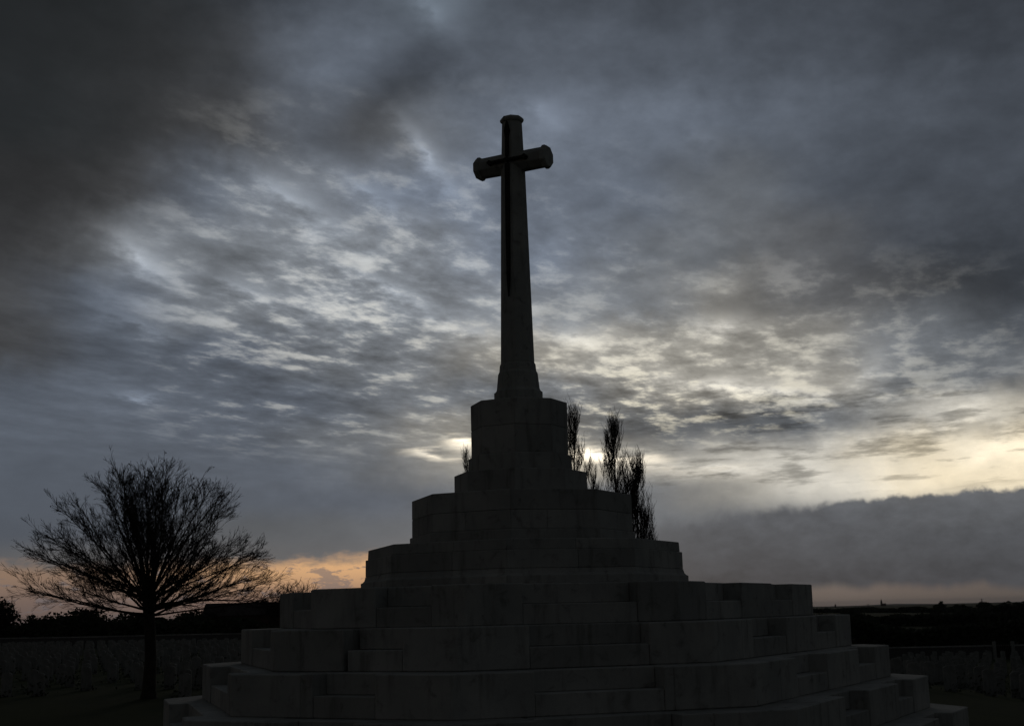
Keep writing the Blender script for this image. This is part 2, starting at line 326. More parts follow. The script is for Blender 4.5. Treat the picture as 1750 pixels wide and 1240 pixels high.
# ---------------------------------------------------------------- ground
def smooth(a, b, x):
    t = max(0, min(1, (x-a)/(b-a))); return t*t*(3-2*t)
def gz(x, y):                               # the lawn rises towards the camera and falls away to the right
    r = sqrt(x*x+y*y); k = 1-smooth(260, 900, r)
    return (0.78*smooth(-7.5, -19, y)*smooth(60, 30, abs(x)) - 2.3*smooth(9.5, 27, x)*smooth(-12, 8, y) + (0.05*sin(x*0.21+1)*sin(y*0.17)*smooth(9, 16, r) if r > 9 else 0))*k
def rest(P): P.z = gz(P.x, P.y); return P
rings = [0, 3, 6, 8, 10, 12, 14, 16, 18, 20, 22, 25, 28, 32, 37, 43, 50, 60, 72, 80, 90, 100, 115, 130, 150, 170, 200, 240, 300, 380, 480, 620, 800, 1000, 1500, 3000, 6000, 12000, 22000]
gv = [(0, 0, gz(0, 0))]; gf = []; SEG = 180
for r in rings[1:]:
    for k in range(SEG):
        a = 2*pi*k/SEG; x, y = r*cos(a), r*sin(a); gv.append((x, y, gz(x, y)))
for k in range(SEG): gf.append((0, 1+k, 1+(k+1) % SEG))
for i in range(len(rings)-2):
    for k in range(SEG):
        a, b = 1+i*SEG+k, 1+i*SEG+(k+1) % SEG; gf.append((a, a+SEG, b+SEG, b))
tag(mesh('ground', gv, gf, M_GROUND, None, True), kind='structure')

# ---------------------------------------------------------------- the monument
H = 0.56; RUN = 0.608; K = 2**-0.5; ZT = 5*H
ROT = radians(62.563-90)
mon = empty('memorial_cross', (0, 0, 0), ROT)
tag(mon, 'tall stone cross with bronze sword on a great stepped octagonal base', 'monument')
FN = [(0, -1), (K, -K), (1, 0), (K, K), (0, 1), (-K, K), (-1, 0), (-K, -K)]
FD3 = [4.516, 4.129, 4.239, 7.428, 8.50, 8.45, 5.521, 4.690]
BAYS = {   # stair openings along each side, tier by tier from the top
    0: [[(-.60, .30)], [(-.66, .22)], [(-.78, .19)], [(-.77, .27)], [(-.85, .3)]],
    1: [[(-.93, .75)], [(-1.04, .65)], [(-1.18, .58)], [(-1.31, .53)], [(-1.42, .5)]],
    2: [[(.06, 1.7), (3.3, 4.5)], [(.28, 2.0), (3.75, 5.0)], [(.34, 2.05), (4.0, 5.2)], [(.6, 2.05), (4.07, 5.2)], [(.8, 2.1), (4.1, 5.3)]],
 6: [[(-4.5, -3.2), (-1.7, -.1)]]*5,
    7: [[(-1.1, .74)], [(-1.35, 1.0)], [(-1.6, 1.2)], [(-1.85, 1.28)], [(-2.0, 1.4)]]}
def facet_pt(i, t, d): return (FN[i][0]*d - FN[i][1]*t, FN[i][1]*d + FN[i][0]*t)
def corner(i, di, dj):                      # meeting of side i and side i+1
    (a, b), (c, e) = FN[i], FN[(i+1) % 8]; det = a*e-b*c
    return ((di*e-b*dj)/det, (a*dj-c*di)/det)
def along(i, P): return -FN[i][1]*P[0] + FN[i][0]*P[1]
GAP = 0.0009
for _i in (3, 4, 5):                        # sides turned away: one stair in the middle
    BAYS[_i] = []
    for _k in range(5):
        _d = [q+(_k-2)*RUN for q in FD3]; _m = (along(_i, corner(_i-1, _d[_i-1], _d[_i]))+along(_i, corner(_i, _d[_i], _d[_i+1])))/2
        BAYS[_i].append([(_m-.7, _m+.7)])
def stone(poly, z0, z1, parent, w=0.011):
    j = random.uniform(-0.003, 0.003)
    v, f = prism(poly, z0+0.002, z1+j); bevelled('step_stone', v, f, M_STONE, parent, w)
def split(a, b, size):
    n = max(1, round((b-a)/size)); cuts = [a+(b-a)*q/n + (random.uniform(-.12, .12)*(b-a)/n if 0 < q < n else 0) for q in range(n+1)]
    return list(zip(cuts[:-1], cuts[1:]))
for k in range(1, 6):
    zt = ZT-(k-1)*H; zm = zt-H/2; zb = zt-H
    D = [d+(k-3)*RUN for d in FD3]; W = RUN+0.08
    Vo = [corner(i, D[i], D[(i+1) % 8]) for i in range(8)]
    def inner(i, w): return corner(i, D[i]-w, D[(i+1) % 8]-w)
    core = [corner(i, D[i]-W+0.03, D[(i+1) % 8]-W+0.03) for i in range(8)]
    v, f = prism(core, zb-(0.05 if k == 5 else 0)+0.001*k, zt-0.008)
    tier = mesh('step_tier', v, f, M_CORE, mon)
    for i in range(8):
        ip = (i-1) % 8; a = along(i, Vo[ip]); b = along(i, Vo[i]); ai = along(i, inner(ip, W)); bi = along(i, inner(i, W))
        big = 2.4 if i in (3, 4, 5, 6) else 1.9
        bays = BAYS[i][k-1]
        zl = zb-(0.06 if k == 5 else 0)
        for lo, hi in bays:                          # stair: half step below, riser set back above
            for t0, t1 in split(lo, hi, 1.8):
                stone([facet_pt(i, t0+GAP, D[i]-.018), facet_pt(i, t1-GAP, D[i]-.018), facet_pt(i, t1-GAP, D[i]-W), facet_pt(i, t0+GAP, D[i]-W)], zl, zm, tier)
            for t0, t1 in split(lo, hi, 1.8):
                stone([facet_pt(i, t0+GAP, D[i]-RUN/2), facet_pt(i, t1-GAP, D[i]-RUN/2), facet_pt(i, t1-GAP, D[i]-W), facet_pt(i, t0+GAP, D[i]-W)], zm, zt, tier)
        # corner blocks: arm of this side to arm of the next one
        nx = (i+1) % 8; s0 = bays[-1][1]; e1 = BAYS[nx][k-1][0][0]; an = along(nx, Vo[i])
        arm0 = max(s0, b-1.15); arm1 = min(e1, an+1.15)
        Vi = inner(i, W)
        stone([facet_pt(i, arm0+GAP, D[i]), Vo[i], facet_pt(nx, arm1-GAP, D[nx]), facet_pt(nx, max(arm1-GAP, along(nx, Vi)+.02), D[nx]-W), Vi, facet_pt(i, min(arm0+GAP, along(i, Vi)-.02), D[i]-W)], zl, zt, tier, 0.014)
        for side, (lo, hi) in ((i, (s0, arm0)), (nx, (arm1, e1))):
            if hi-lo > 0.1:
                for t0, t1 in split(lo, hi, 1.3):
                    stone([facet_pt(side, t0+GAP, D[side]), facet_pt(side, t1-GAP, D[side]), facet_pt(side, t1-GAP, D[side]-W), facet_pt(side, t0+GAP, D[side]-W)], zl, zt, tier)
        for (l0, h0), (l1, h1) in zip(bays[:-1], bays[1:]):   # block between two stairs on a long side
            for t0, t1 in split(h0, l1, 1.3):
                stone([facet_pt(i, t0+GAP, D[i]), facet_pt(i, t1-GAP, D[i]), facet_pt(i, t1-GAP, D[i]-W), facet_pt(i, t0+GAP, D[i]-W)], zl, zt, tier)
T8 = tan(pi/8)
def oct_ring(name, profile, inner_d, per_side, mat, parent, w=0.008, z_off=ZT):
    """one course of an octagonal drum: profile = (apothem, z) from the bottom up; every stone its own mesh"""
    for i in range(8):
        shift = random.uniform(-.12, .12)
        for q in range(per_side):
            v = []; n = len(profile)
            for (d, z) in list(profile) + [(inner_d, profile[-1][1]), (inner_d, profile[0][1])]:
                h = d*T8
                t0 = -h+2*h*q/per_side + (shift if q else 0.0008); t1 = -h+2*h*(q+1)/per_side - (0.0008 if q == per_side-1 else GAP) + (shift if q < per_side-1 else 0)
                if q: t0 += GAP
                v.append(facet_pt(i, t0, d)+(z+z_off,)); v.append(facet_pt(i, t1, d)+(z+z_off,))
            m = n+2; f = [[2*a, 2*a+1, 2*((a+1) % m)+1, 2*((a+1) % m)] for a in range(m)]
            f += [[2*a for a in range(m)], [2*a+1 for a in range(m)][::-1]]
            bevelled(name, v, f, mat, parent, w if n == 2 else 0)
def oct_core(name, d, z0, z1, parent, mat=None):
    v, f = prism([facet_pt(i, -d*T8, d) for i in range(8)], z0+ZT, z1+ZT); return mesh(name, v, f, mat or M_CORE, parent)
u1 = oct_core('plinth_tier', 2.10, 0.0, 0.632, mon)
oct_ring('plinth_stone', [(2.405, 0.001), (2.405, 0.115), (2.378, 0.128), (2.352, 0.155), (2.338, 0.20), (2.336, 0.22)], 2.06, 2, M_STONE, u1)
oct_ring('plinth_stone', [(2.334, 0.222), (2.332, 0.484)], 2.06, 2, M_STONE, u1)
oct_ring('plinth_stone', [(2.298, 0.486), (2.290, 0.639)], 1.55, 2, M_STONE, u1)
u2 = oct_core('plinth_tier', 1.36, 0.634, 1.40, mon)
oct_ring('plinth_stone', [(1.665, 0.640), (1.665, 0.808), (1.64, 0.822)], 1.33, 1, M_STONE, u2)
oct_ring('plinth_stone', [(1.632, 0.823), (1.630, 1.10)], 1.33, 2, M_STONE, u2)
oct_ring('plinth_stone', [(1.631, 1.102), (1.629, 1.406)], 0.86, 1, M_STONE, u2)
u3 = oct_core('plinth_tier', 0.80, 1.39, 1.78, mon)
oct_ring('plinth_stone', [(0.990, 1.407), (0.988, 1.788)], 0.60, 1, M_STONE, u3)
u4 = oct_core('pedestal', 0.52, 1.77, 2.90, mon)
oct_ring('pedestal_stone', [(0.768, 1.789), (0.768, 2.050), (0.745, 2.064)], 0.46, 1, M_STONE, u4)
oct_ring('pedestal_stone', [(0.725, 2.066), (0.725, 2.50)], 0.46, 1, M_STONE, u4)
oct_ring('pedestal_stone', [(0.7255, 2.502), (0.726, 2.921)], 0.30, 1, M_STONE, u4)

def lathe8(profile, axis='z'):
    """octagonal solid from (apothem, height)"""
    v = []; n = len(profile)
    for d, z in profile:
        R = d/cos(pi/8)
        for k in range(8):
            a = pi/8+k*pi/4; v.append((R*cos(a), R*sin(a), z))
    f = [list(range(8))[::-1], [8*(n-1)+k for k in range(8)]]
    for i in range(n-1):
        for k in range(8): f.append([8*i+k, 8*i+(k+1) % 8, 8*i+8+(k+1) % 8, 8*i+8+k])
    return v, f
# foot, shaft and arms of the cross, octagonal in section
def up(p): return [(d, z+ZT) for d, z in p]
v, f = lathe8(up([(.365, 2.922), (.365, 3.112), (.348, 3.122), (.330, 3.145), (.322, 3.175), (.299, 3.420), (.292, 3.432), (.279, 3.462), (.271, 3.560), (.258, 3.590)]))
foot = bevelled('cross_foot', v, f, M_CROSS, mon, 0)
v, f = lathe8(up([(.256, 3.591), (.190, 6.83), (.172, 7.25), (.157, 7.712)]))
shaft = bevelled('cross_shaft', v, f, M_CROSS, mon, 0.006)
v, f = lathe8(up([(.157, 7.700), (.176, 7.712), (.186, 7.735), (.186, 7.760), (.165, 7.790), (.12, 7.806)]))
bevelled('top_moulding', v, f, M_CROSS, shaft, 0)
AZC = 7.0+ZT
v, f = lathe8([(.163, -.59), (.168, 0), (.163, .59)])
arm = bevelled('cross_arm', [(z, x, y+AZC) for x, y, z in v], f, M_CROSS, mon, 0.006)
for s in (-1, 1):
    v, f = lathe8([(.163, .572), (.186, .588), (.188, .632), (.166, .672)])
    bevelled('end_moulding', [(s*z, x*s, y+AZC) for x, y, z in v], f, M_CROSS, arm, 0)
# bronze sword on the face of the cross
def face_q(z): return -(0.256 + (0.190-0.256)*(z-3.591)/(6.83-3.591) if z < 6.83 else 0.190-(z-6.83)*0.0374) - 0.012
sw = empty('sword'); sw.parent = mon
def slab(outline, name, thick, ridge=0.0):
    """flat bronze casting following the slope of the face; outline = (p, z) right side from top to bottom, mirrored"""
    pts = outline + [(-p, z) for p, z in outline[::-1] if abs(p) > 1e-6]
    n = len(pts); v = [(p, face_q(z)-thick, z+ZT) for p, z in pts] + [(p, face_q(z)+0.06, z+ZT) for p, z in pts]
    f = [list(range(n)), list(range(n, 2*n))[::-1]] + [[i, n+i, n+(i+1) % n, (i+1) % n] for i in range(n)]
    return bevelled(name, v, f, M_BRONZE, sw, 0.004)
slab([(.037, 6.94), (.033, 5.6), (.025, 4.95), (0, 4.66)], 'blade', 0.035)
slab([(.022, 7.40), (.026, 7.22), (.024, 7.06)], 'grip', 0.04)
slab([(0, 7.69), (.022, 7.62), (.046, 7.50), (.030, 7.44), (.024, 7.39)], 'pommel', 0.04)
g = [(-.375, 7.0), (-.335, 7.046), (-.305, 7.034), (-.29, 7.018), (-.05, 7.022), (0, 7.045), (.05, 7.022), (.29, 7.018), (.305, 7.034), (.335, 7.046), (.375, 7.0)]
g = g + [(p, 14.0-z) for p, z in g[-2:0:-1]]
n = len(g); v = [(p, -.245, z+ZT) for p, z in g] + [(p, -.16, z+ZT) for p, z in g]
bevelled('crossguard', v, [list(range(n))[::-1], list(range(n, 2*n))] + [[i, (i+1) % n, n+(i+1) % n, n+i] for i in range(n)], M_BRONZE, sw, 0.004)

# ---------------------------------------------------------------- headstones
def headstone_mesh():
    pr = [(-.19, -.02)] + [(-.19, .72)] + [(-.19*cos(pi*q/8), .72+.075*sin(pi*q/8)) for q in range(1, 8)] + [(.19, .72), (.19, -.02)]
    n = len(pr); v = [(x, -.038, z) for x, z in pr] + [(x, .038, z) for x, z in pr]
    return v, [list(range(n)), list(range(n, 2*n))[::-1]] + [[i, n+i, n+(i+1) % n, (i+1) % n] for i in range(n)]
hv, hf = headstone_mesh()
WALL_A, WALL_B = on_ground(0, 147), on_ground(1750, 124)
def wall_side(P):
    d = WALL_B-WALL_A; return d.x*(P.y-WALL_A.y)-d.y*(P.x-WALL_A.x)   # > 0 beyond the wall
cand = []
for r in range(46):                          # rows set square to the monument's back
    y = 13.0 + r*3.1
    for c in range(-64, 66):
        x = c*1.05 + (0.3 if r % 2 else 0)
        if random.random() < 0.16: continue
        P = Vector((x+random.uniform(-.06, .06), y+random.uniform(-.07, .07)+0.0012*x*x-0.16*x, 0)); P.z = gz(P.x, P.y)
        if wall_side(P) > -2.5: continue
        px, py = to_px(P+Vector((0, 0, .4)))
        if px < -250 or px > 2000: continue
        # grass paths and the tree's own patch stay clear
        if (px < 300 and (P-CAM).length < 49) or abs(P.x-4.0-(y-13)*0.28) < 1.2 or (px > 1380 and (P-CAM).length < 42): continue
        cand.append((P, px, py, r))
def in_view(px, py): return (-5 < px < 480 and py < 1235 and not (px > 268 and py > 1120)) or (1462 < px < 1755 and py < 1240)
vis = sorted([c for c in cand if in_view(c[1], c[2])], key=lambda c: (c[0]-CAM).length)
first = {id(c) for c in vis[:300]}
hme = bpy.data.meshes.new('headstone'); hme.from_pydata(hv, [], hf); hme.update(); hme.materials.append(M_HEAD)
hs = {'left': [], 'right': []}
for c in vis[:300]:
    o = bpy.data.objects.new('headstone', hme); COL.objects.link(o); o.location = c[0]; o.rotation_euler = (random.uniform(-.03, .03), random.uniform(-.02, .02), random.uniform(-.06, .06)+pi-.16); o.scale = (1, 1, random.uniform(.94, 1.05))
    side = 'left' if c[1] < 600 else 'right'; hs[side].append((c[3], c[1], o))
ORD = 'first second third fourth fifth sixth seventh eighth ninth tenth eleventh twelfth thirteenth fourteenth fifteenth sixteenth seventeenth eighteenth nineteenth twentieth'.split()
for side, lst in hs.items():
    order = sorted({r for r, _, _ in lst})
    for r in order:
        row = sorted([(x, o) for q, x, o in lst if q == r], key=lambda t: t[0]); n = order.index(r)
        for j, (x, o) in enumerate(row):
            if n < 6 and j < len(ORD):
                lab = 'pale round-topped headstone %s of the monument, %s row from the lawn, %s from left' % (side, 'front' if n == 0 else ORD[n], ORD[j])
            else: lab = 'pale round-topped headstone in the crowded farther rows %s of the monument' % side
            tag(o, lab, 'headstone', 'headstones %s of the monument' % side)
sv, sf = [], []
for c in cand:
    if id(c) in first: continue
    b = len(sv); a = random.uniform(-.05, .05)
    sv += [(c[0].x+x*cos(a)-y*sin(a), c[0].y+x*sin(a)+y*cos(a), c[0].z+z) for x, y, z in hv]; sf += [[b+i for i in q] for q in hf]
tag(mesh('headstone_rows', sv, sf, M_HEAD), 'pale mass of farther headstones filling the cemetery', 'headstones', kind='stuff')
# low planting in the beds before the stones
pv, pf = [], []
def leaf(P, s, V, Fc):
    a = Vector((random.gauss(0, 1), random.gauss(0, 1), random.gauss(0, 1))).normalized(); b = a.orthogonal().normalized()*s*random.uniform(.4, .8); a = a*s
    n = len(V); V += [P-a, P+b, P+a, P-b]; Fc.append((n, n+1, n+2, n+3))
for c in cand:
    if (c[0]-CAM).length > 100: continue
    big = random.random() < 0.16
    for _ in range(46 if big else 12):
        r = .34 if big else .2
        leaf(c[0]+Vector((random.gauss(0, r), -.25+random.gauss(0, .1), abs(random.gauss(0, .28 if big else .1)))), .06, pv, pf)
tag(mesh('bed_plants', pv, pf, M_HEDGE), 'low dark plants growing in the beds before the headstones', 'plants', kind='stuff')

# boundary wall of the cemetery: flint panels under coping stones, each built
WD = (WALL_B-WALL_A); L = WD.length; u = WD.normalized(); wn = Vector((-u.y, u.x, 0)); angw = atan2(u.y, u.x)
wall = empty('cemetery_wall', WALL_A-u*12, angw); tag(wall, 'long low dark flint wall with stone coping behind the headstones', 'wall')
NP = int((L+30)/3)
for q in range(NP):
    Pq = WALL_A-u*12+u*(q*3+1.5); zq = gz(Pq.x, Pq.y)
    v, f = box(q*3+.01, q*3+2.99, -.2, .2, zq-.3, zq+1.05); bevelled('flint_panel', v, f, M_FLINT, wall, 0.02)
    v, f = box(q*3+.005, q*3+2.995, -.26, .26, zq+1.052, zq+1.16); bevelled('coping_stone', v, f, M_COPING, wall, 0.015)

# ---------------------------------------------------------------- trees
def grow(P, direc, length, r0, depth, T, thin, up=0.25, spread=0.6, seg=5, kids=(4, 6), ratio=0.55, wig=0.16, minr=0.004, tips=None):
    """one branch and everything that grows from it"""
    pts = [P.copy()]; d = direc.normalized()
    for i in range(seg):
        d = (d + Vector((random.gauss(0, wig), random.gauss(0, wig), random.gauss(0, wig)*.7)) + Vector((0, 0, up))*(i/seg)).normalized()
        pts.append(pts[-1] + d*(length/seg))
    rad = [max(minr, r0*(1-0.75*i/seg)) for i in range(seg+1)]
    (T if depth >= thin else T2).tube(pts, rad, 5 if depth >= thin else 3)
    if depth == 0:
        if tips is not None: tips.append(pts[-1])
        return
    for k in range(random.randint(*kids)):
        t = random.uniform(0.22, 0.98) if depth > 1 else random.uniform(0.1, 0.95)
        i = min(seg-1, int(t*seg)); Q = pts[i].lerp(pts[i+1], t*seg-i); dd = (pts[i+1]-pts[i]).normalized()
        side = dd.orthogonal().normalized(); side = Matrix.Rotation(random.uniform(0, 2*pi), 3, dd) @ side
        grow(Q, dd+side*random.uniform(.55, 1.15)*spread*1.5, length*ratio*random.uniform(.7, 1.2)*(1.15-.5*t), max(minr, rad[i]*.62), depth-1, T, thin, up, spread, max(3, seg-1), kids, ratio, wig*1.1, minr, tips)

# broad bare tree on the left lawn
random.seed(5)
TB = on_ground(258, 45.5); TB.z = gz(TB.x, TB.y)
tree = empty('bare_tree', TB); tag(tree, 'broad leafless tree with rounded crown on the lawn left of the monument', 'tree')
T = Tubes(); T.tube([Vector((0, 0, -.1)), Vector((0, 0, .25)), Vector((.03, 0, 1.2)), Vector((-.02, 0, 2.2)), Vector((-.1, .02, 2.95)), Vector((-.12, 0, 3.35))], [.30, .215, .18, .172, .185, .13], 12)
T.build('trunk', M_BARK, tree)
T2 = Tubes(); tips = []
NL = 64
for k in range(NL):
    a = k*2.39996+random.uniform(-.2, .2); e = radians(1+86*(((k*7 % NL)+.5)/NL)**1.25+random.uniform(-4, 4))
    R = 1/sqrt((cos(e)/4.1)**2+(sin(e)/3.75)**2)*random.uniform(.86, 1.02)
    start = Vector((-.08+.06*cos(a), .06*sin(a), 3.25-.75*cos(e)*random.random())); LM = Tubes()
    # a limb: straight at first, sweeping up towards its end, forking all along into thin upright shoots
    d = Vector((cos(a)*cos(e), sin(a)*cos(e), sin(e)*.92)).normalized(); pts = [start]; SG = 9
    for q in range(SG):
        d = (d+Vector((random.gauss(0, .05), random.gauss(0, .05), random.gauss(0, .045)+.022))).normalized(); pts.append(pts[-1]+d*R/SG)
    r0 = random.uniform(.020, .046); rad = [r0*(1-.86*q/SG)+.004 for q in range(SG+1)]; LM.tube(pts, rad, 6); LM.build('limb', M_BARK, tree)
    for j in range(26):
        t = random.uniform(.10, 1.0)**.7*SG; i = min(SG-1, int(t)); Q = pts[i].lerp(pts[i+1], t-i); dd = (pts[i+1]-pts[i]).normalized()
        side = Matrix.Rotation(random.uniform(0, 2*pi), 3, dd) @ dd.orthogonal().normalized()
        ln = random.uniform(.45, 1.2)*(1.1-.3*t/SG)
        grow(Q, dd+side*random.uniform(.3, .75)+Vector((0, 0, .18)), ln, max(.008, rad[i]*.40), 2, T2, 9, 0.05, 0.34, 4, (3, 5), 0.58, 0.065, 0.0038, tips)
tag(T2.build('twigs', M_TWIG, tree, False), kind='stuff')
lv, lf = [], []
for p in random.sample(tips, min(len(tips), 260)): leaf(p+Vector((0, 0, -.03)), random.uniform(.03, .06), lv, lf)
tag(mesh('last_leaves', lv, lf, M_LEAF, tree), kind='stuff')
print('tree verts', len(T2.v))

# upright poplars far behind
def poplar(px, top_y, dist, half_px, label, lean=0.0, seed=1, n=60):
    random.seed(seed); B = rest(on_ground(px, dist)); top = at(px, top_y+22, dist).z-B.z
    o = empty('poplar_tree', B); tag(o, label, 'tree', 'poplars behind the monument')
    T = Tubes(); global T2; T2 = Tubes(); hw = half_px*dist/F_PX
    ax = [Vector((lean*(q/8)**1.5*top*.05, 0, top*q/8)) for q in range(9)]
    T.tube(ax, [max(.02, .24*(top/20)*(1-q/8.3)) for q in range(9)], 8); T.build('trunk', M_BARK, o)
    for k in range(n):
        t = 0.10+0.86*(k/n)**0.85; i = min(7, int(t*8)); P = ax[i].lerp(ax[i+1], t*8-i)
        a = random.uniform(0, 2*pi); env = hw*min(1, 1.25*(1-t)**.55)*(0.55+.45*min(1, t*3))
        ln = top*(1-t)*.30+1.0
        d = Vector((cos(a)*env/ln*2.1, sin(a)*env/ln*2.1, 1))
        pts = [P]; 
        for q in range(5):
            d = (d + Vector((random.gauss(0, .05), random.gauss(0, .05), .12 if q > 1 else 0))).normalized(); pts.append(pts[-1]+d*ln/5*random.uniform(.85, 1.1))
        r = .028*(1-t)+.013; T2.tube(pts, [r*(1-.75*q/5) for q in range(6)], 3)
        for j in range(9):
            q = random.uniform(.15, .98)*5; i2 = min(4, int(q)); Q = pts[i2].lerp(pts[i2+1], q-i2); b = random.uniform(0, 2*pi)
            dd = (Vector((cos(b)*.22, sin(b)*.22, 1))).normalized(); l2 = random.uniform(.7, 1.9)
            pp = [Q, Q+dd*l2*.5, Q+dd*l2*.5+(dd+Vector((random.gauss(0, .08), random.gauss(0, .08), .3))).normalized()*l2*.5]
            T2.tube(pp, [.018, .013, .008], 3)
            for w_ in range(3):
                b = random.uniform(0, 2*pi); S = pp[0].lerp(pp[2], random.uniform(.2, .9)); dd2 = Vector((cos(b)*.5, sin(b)*.5, 1)).normalized()
                T2.tube([S, S+dd2*random.uniform(.3, .8)], [.011, .007], 3)
    tag(T2.build('crown', M_TWIG, o, False), kind='stuff')
poplar(984, 690, 120, 22, 'tall slim poplar rising right beside the pedestal of the cross', .4, 3, 88)
poplar(1061, 708, 124, 25, 'tallest full poplar standing clear right of the pedestal', -.1, 4, 118)
poplar(1094, 775, 118, 22, 'shorter bushy poplar right of the tallest clear one', .2, 7, 95)
poplar(1109, 866, 126, 14, 'lowest poplar at the right end of the row', .1, 9, 42)
poplar(1015, 783, 132, 17, 'thin poplar between the two tall ones', .2, 12, 34)
poplar(803, 764, 128, 11, 'poplar tip showing left of the pedestal', .0, 15, 40)

# bare round trees and shrubs beyond the wall
def bushy(name, px, dist, w_px, top_y, label, cat, group, leaves=900, bare=0, seed=0, base=0.0):
    random.seed(seed+1000); B = rest(on_ground(px, dist)); hw = w_px/2*dist/F_PX; top = at(px, top_y, dist).z-B.z
    o = empty(name, B); tag(o, label, cat, group)
    global T2; T2 = Tubes(); S = Tubes()
    S.tube([Vector((0, 0, -.1)), Vector((.05, 0, top*.25)), Vector((0, 0, top*.5))], [.05*top, .04*top, .02*top], 6)
    S.build('stem' if cat == 'shrub' else 'trunk', M_BARK, o)
    for k in range(bare):
        a = random.uniform(0, 2*pi); e = random.uniform(.25, 1.5); dv = Vector((cos(a)*cos(e)*hw/top*1.6, sin(a)*cos(e)*hw/top*1.6, sin(e)))
        grow(Vector((0, 0, top*random.uniform(.15, .4))), dv, top*random.uniform(.42, .6), .03*top/4, 2, S, 9, .15, .5, 4, (5, 7), .5, .12, .009*dist/100)
    if bare: tag(T2.build('branches', M_TWIG, o, False), kind='stuff')
    if leaves:
        V, Fc = [], []; lumps = [(Vector((random.uniform(-.6, .6)*hw, random.uniform(-.5, .5)*min(hw, 3), top*random.uniform(.25, .78))), random.uniform(.3, .55)) for _ in range(9)]
        for _ in range(leaves):
            c, r = random.choice(lumps); q = Vector((random.gauss(0, 1), random.gauss(0, 1), random.gauss(0, 1))).normalized()*random.random()**.45
            P = c + Vector((q.x*r*hw*.9, q.y*r*min(hw, 3), q.z*r*top*.5))
            if P.z > 0.02: leaf(P, random.uniform(.12, .26)*max(1, dist/160), V, Fc)
        for _ in range(leaves//2):
            P = Vector((random.uniform(-.95, .95)*hw, random.uniform(-1, 1), random.uniform(.05, .6)*top)); leaf(P, .25*max(1, dist/160), V, Fc)
        tag(mesh('foliage', V, Fc, M_HEDGE, o), kind='stuff')
G1 = 'shrubs and trees beyond the wall on the left'
for j, (px, dist, w, ty, lab, lv_, br) in enumerate([
    (4, 160, 62, 1014, 'ragged shrub at the left edge behind the headstones', 700, 26),
    (62, 158, 90, 1046, 'low spreading shrub between the left edge and the rounded evergreen', 900, 14),
    (150, 162, 120, 1031, 'rounded dark evergreen behind the wall, left of the bare tree trunk', 2200, 0),
    (232, 165, 90, 1044, 'dense shrub directly behind the trunk of the bare tree', 1200, 8),
    (320, 170, 120, 1040, 'dark wide shrub just left of the low barn', 1600, 6),
    (505, 175, 60, 992, 'small leafless tree rising behind the low barn', 0, 30),
    (470, 178, 36, 1004, 'slight leafless sapling over the barn roof', 0, 16)]):
    bushy('bare_sapling' if lv_ == 0 else 'dark_shrub', px, dist, w, ty, lab, 'tree' if lv_ == 0 else 'shrub', G1, lv_, br, j)

# clipped field hedge that closes the view behind the left rows
def hedge_run(px0, px1, d0, d1, h, label, seed, n):
    random.seed(seed); A, B = rest(on_ground(px0, d0)), on_ground(px1, d1); dd = B-A; dd.z = 0; V, Fc = [], []
    o = empty('field_hedge', A); tag(o, label, 'hedge', 'field hedges')
    u_ = dd.normalized(); nn = Vector((-u_.y, u_.x, 0))
    for _ in range(n):
        t = random.random(); hh = h*(.75+.5*mnoise.noise(Vector((t*dd.length*.12, seed, 0))))
        P = dd*t + nn*random.gauss(0, .5); P.z = gz(A.x+P.x, A.y+P.y)-A.z + random.random()**.8*hh; leaf(P, random.uniform(.16, .34)*max(1, (d0+d1)/260), V, Fc)
    tag(mesh('foliage', V, Fc, M_HEDGE, o), kind='stuff'); S = Tubes()
    for q in range(12):
        P = dd*(q+.5)/12; P.z = gz(A.x+P.x, A.y+P.y)-A.z; S.tube([P+Vector((0, 0, -.1)), P+Vector((.1, 0, h*.7))], [.06, .02], 5)
    S.build('stems', M_BARK, o)
hedge_run(-60, 500, 168, 152, 3.2, 'tall dark hedge behind the wall left of the monument', 31, 9000)
hedge_run(1380, 1800, 150, 142, 3.5, 'near dark hedge just beyond the wall on the right', 32, 8000)
hedge_run(1380, 1800, 330, 290, 3.2, 'middle dark hedge across the fields on the right', 33, 5000)
hedge_run(1380, 1800, 700, 520, 1.5, 'farthest hedge low under the skyline on the right', 34, 5000)
G2 = 'trees on the skyline at the right'
for j, (px, dist, w, ty, lab) in enumerate([(1606, 560, 20, 1026, 'stubby tall tree clump on the right skyline'), (1640, 600, 40, 1032, 'wide low tree just right of the stubby skyline clump'),
    (1684, 640, 26, 1028, 'small twiggy tree on the skyline midway to the right edge'), (1715, 520, 46, 1027, 'broad tree near the right end of the skyline'), (1752, 500, 40, 1026, 'tree cut by the right edge on the skyline'),
    (1560, 760, 40, 1037, 'low tree on the skyline below the far hill'), (1470, 900, 60, 1039, 'faint low tree row nearest the monument on the skyline')]):
    bushy('skyline_tree', px, dist, w, ty, lab, 'tree', G2, 420, 6, 50+j)

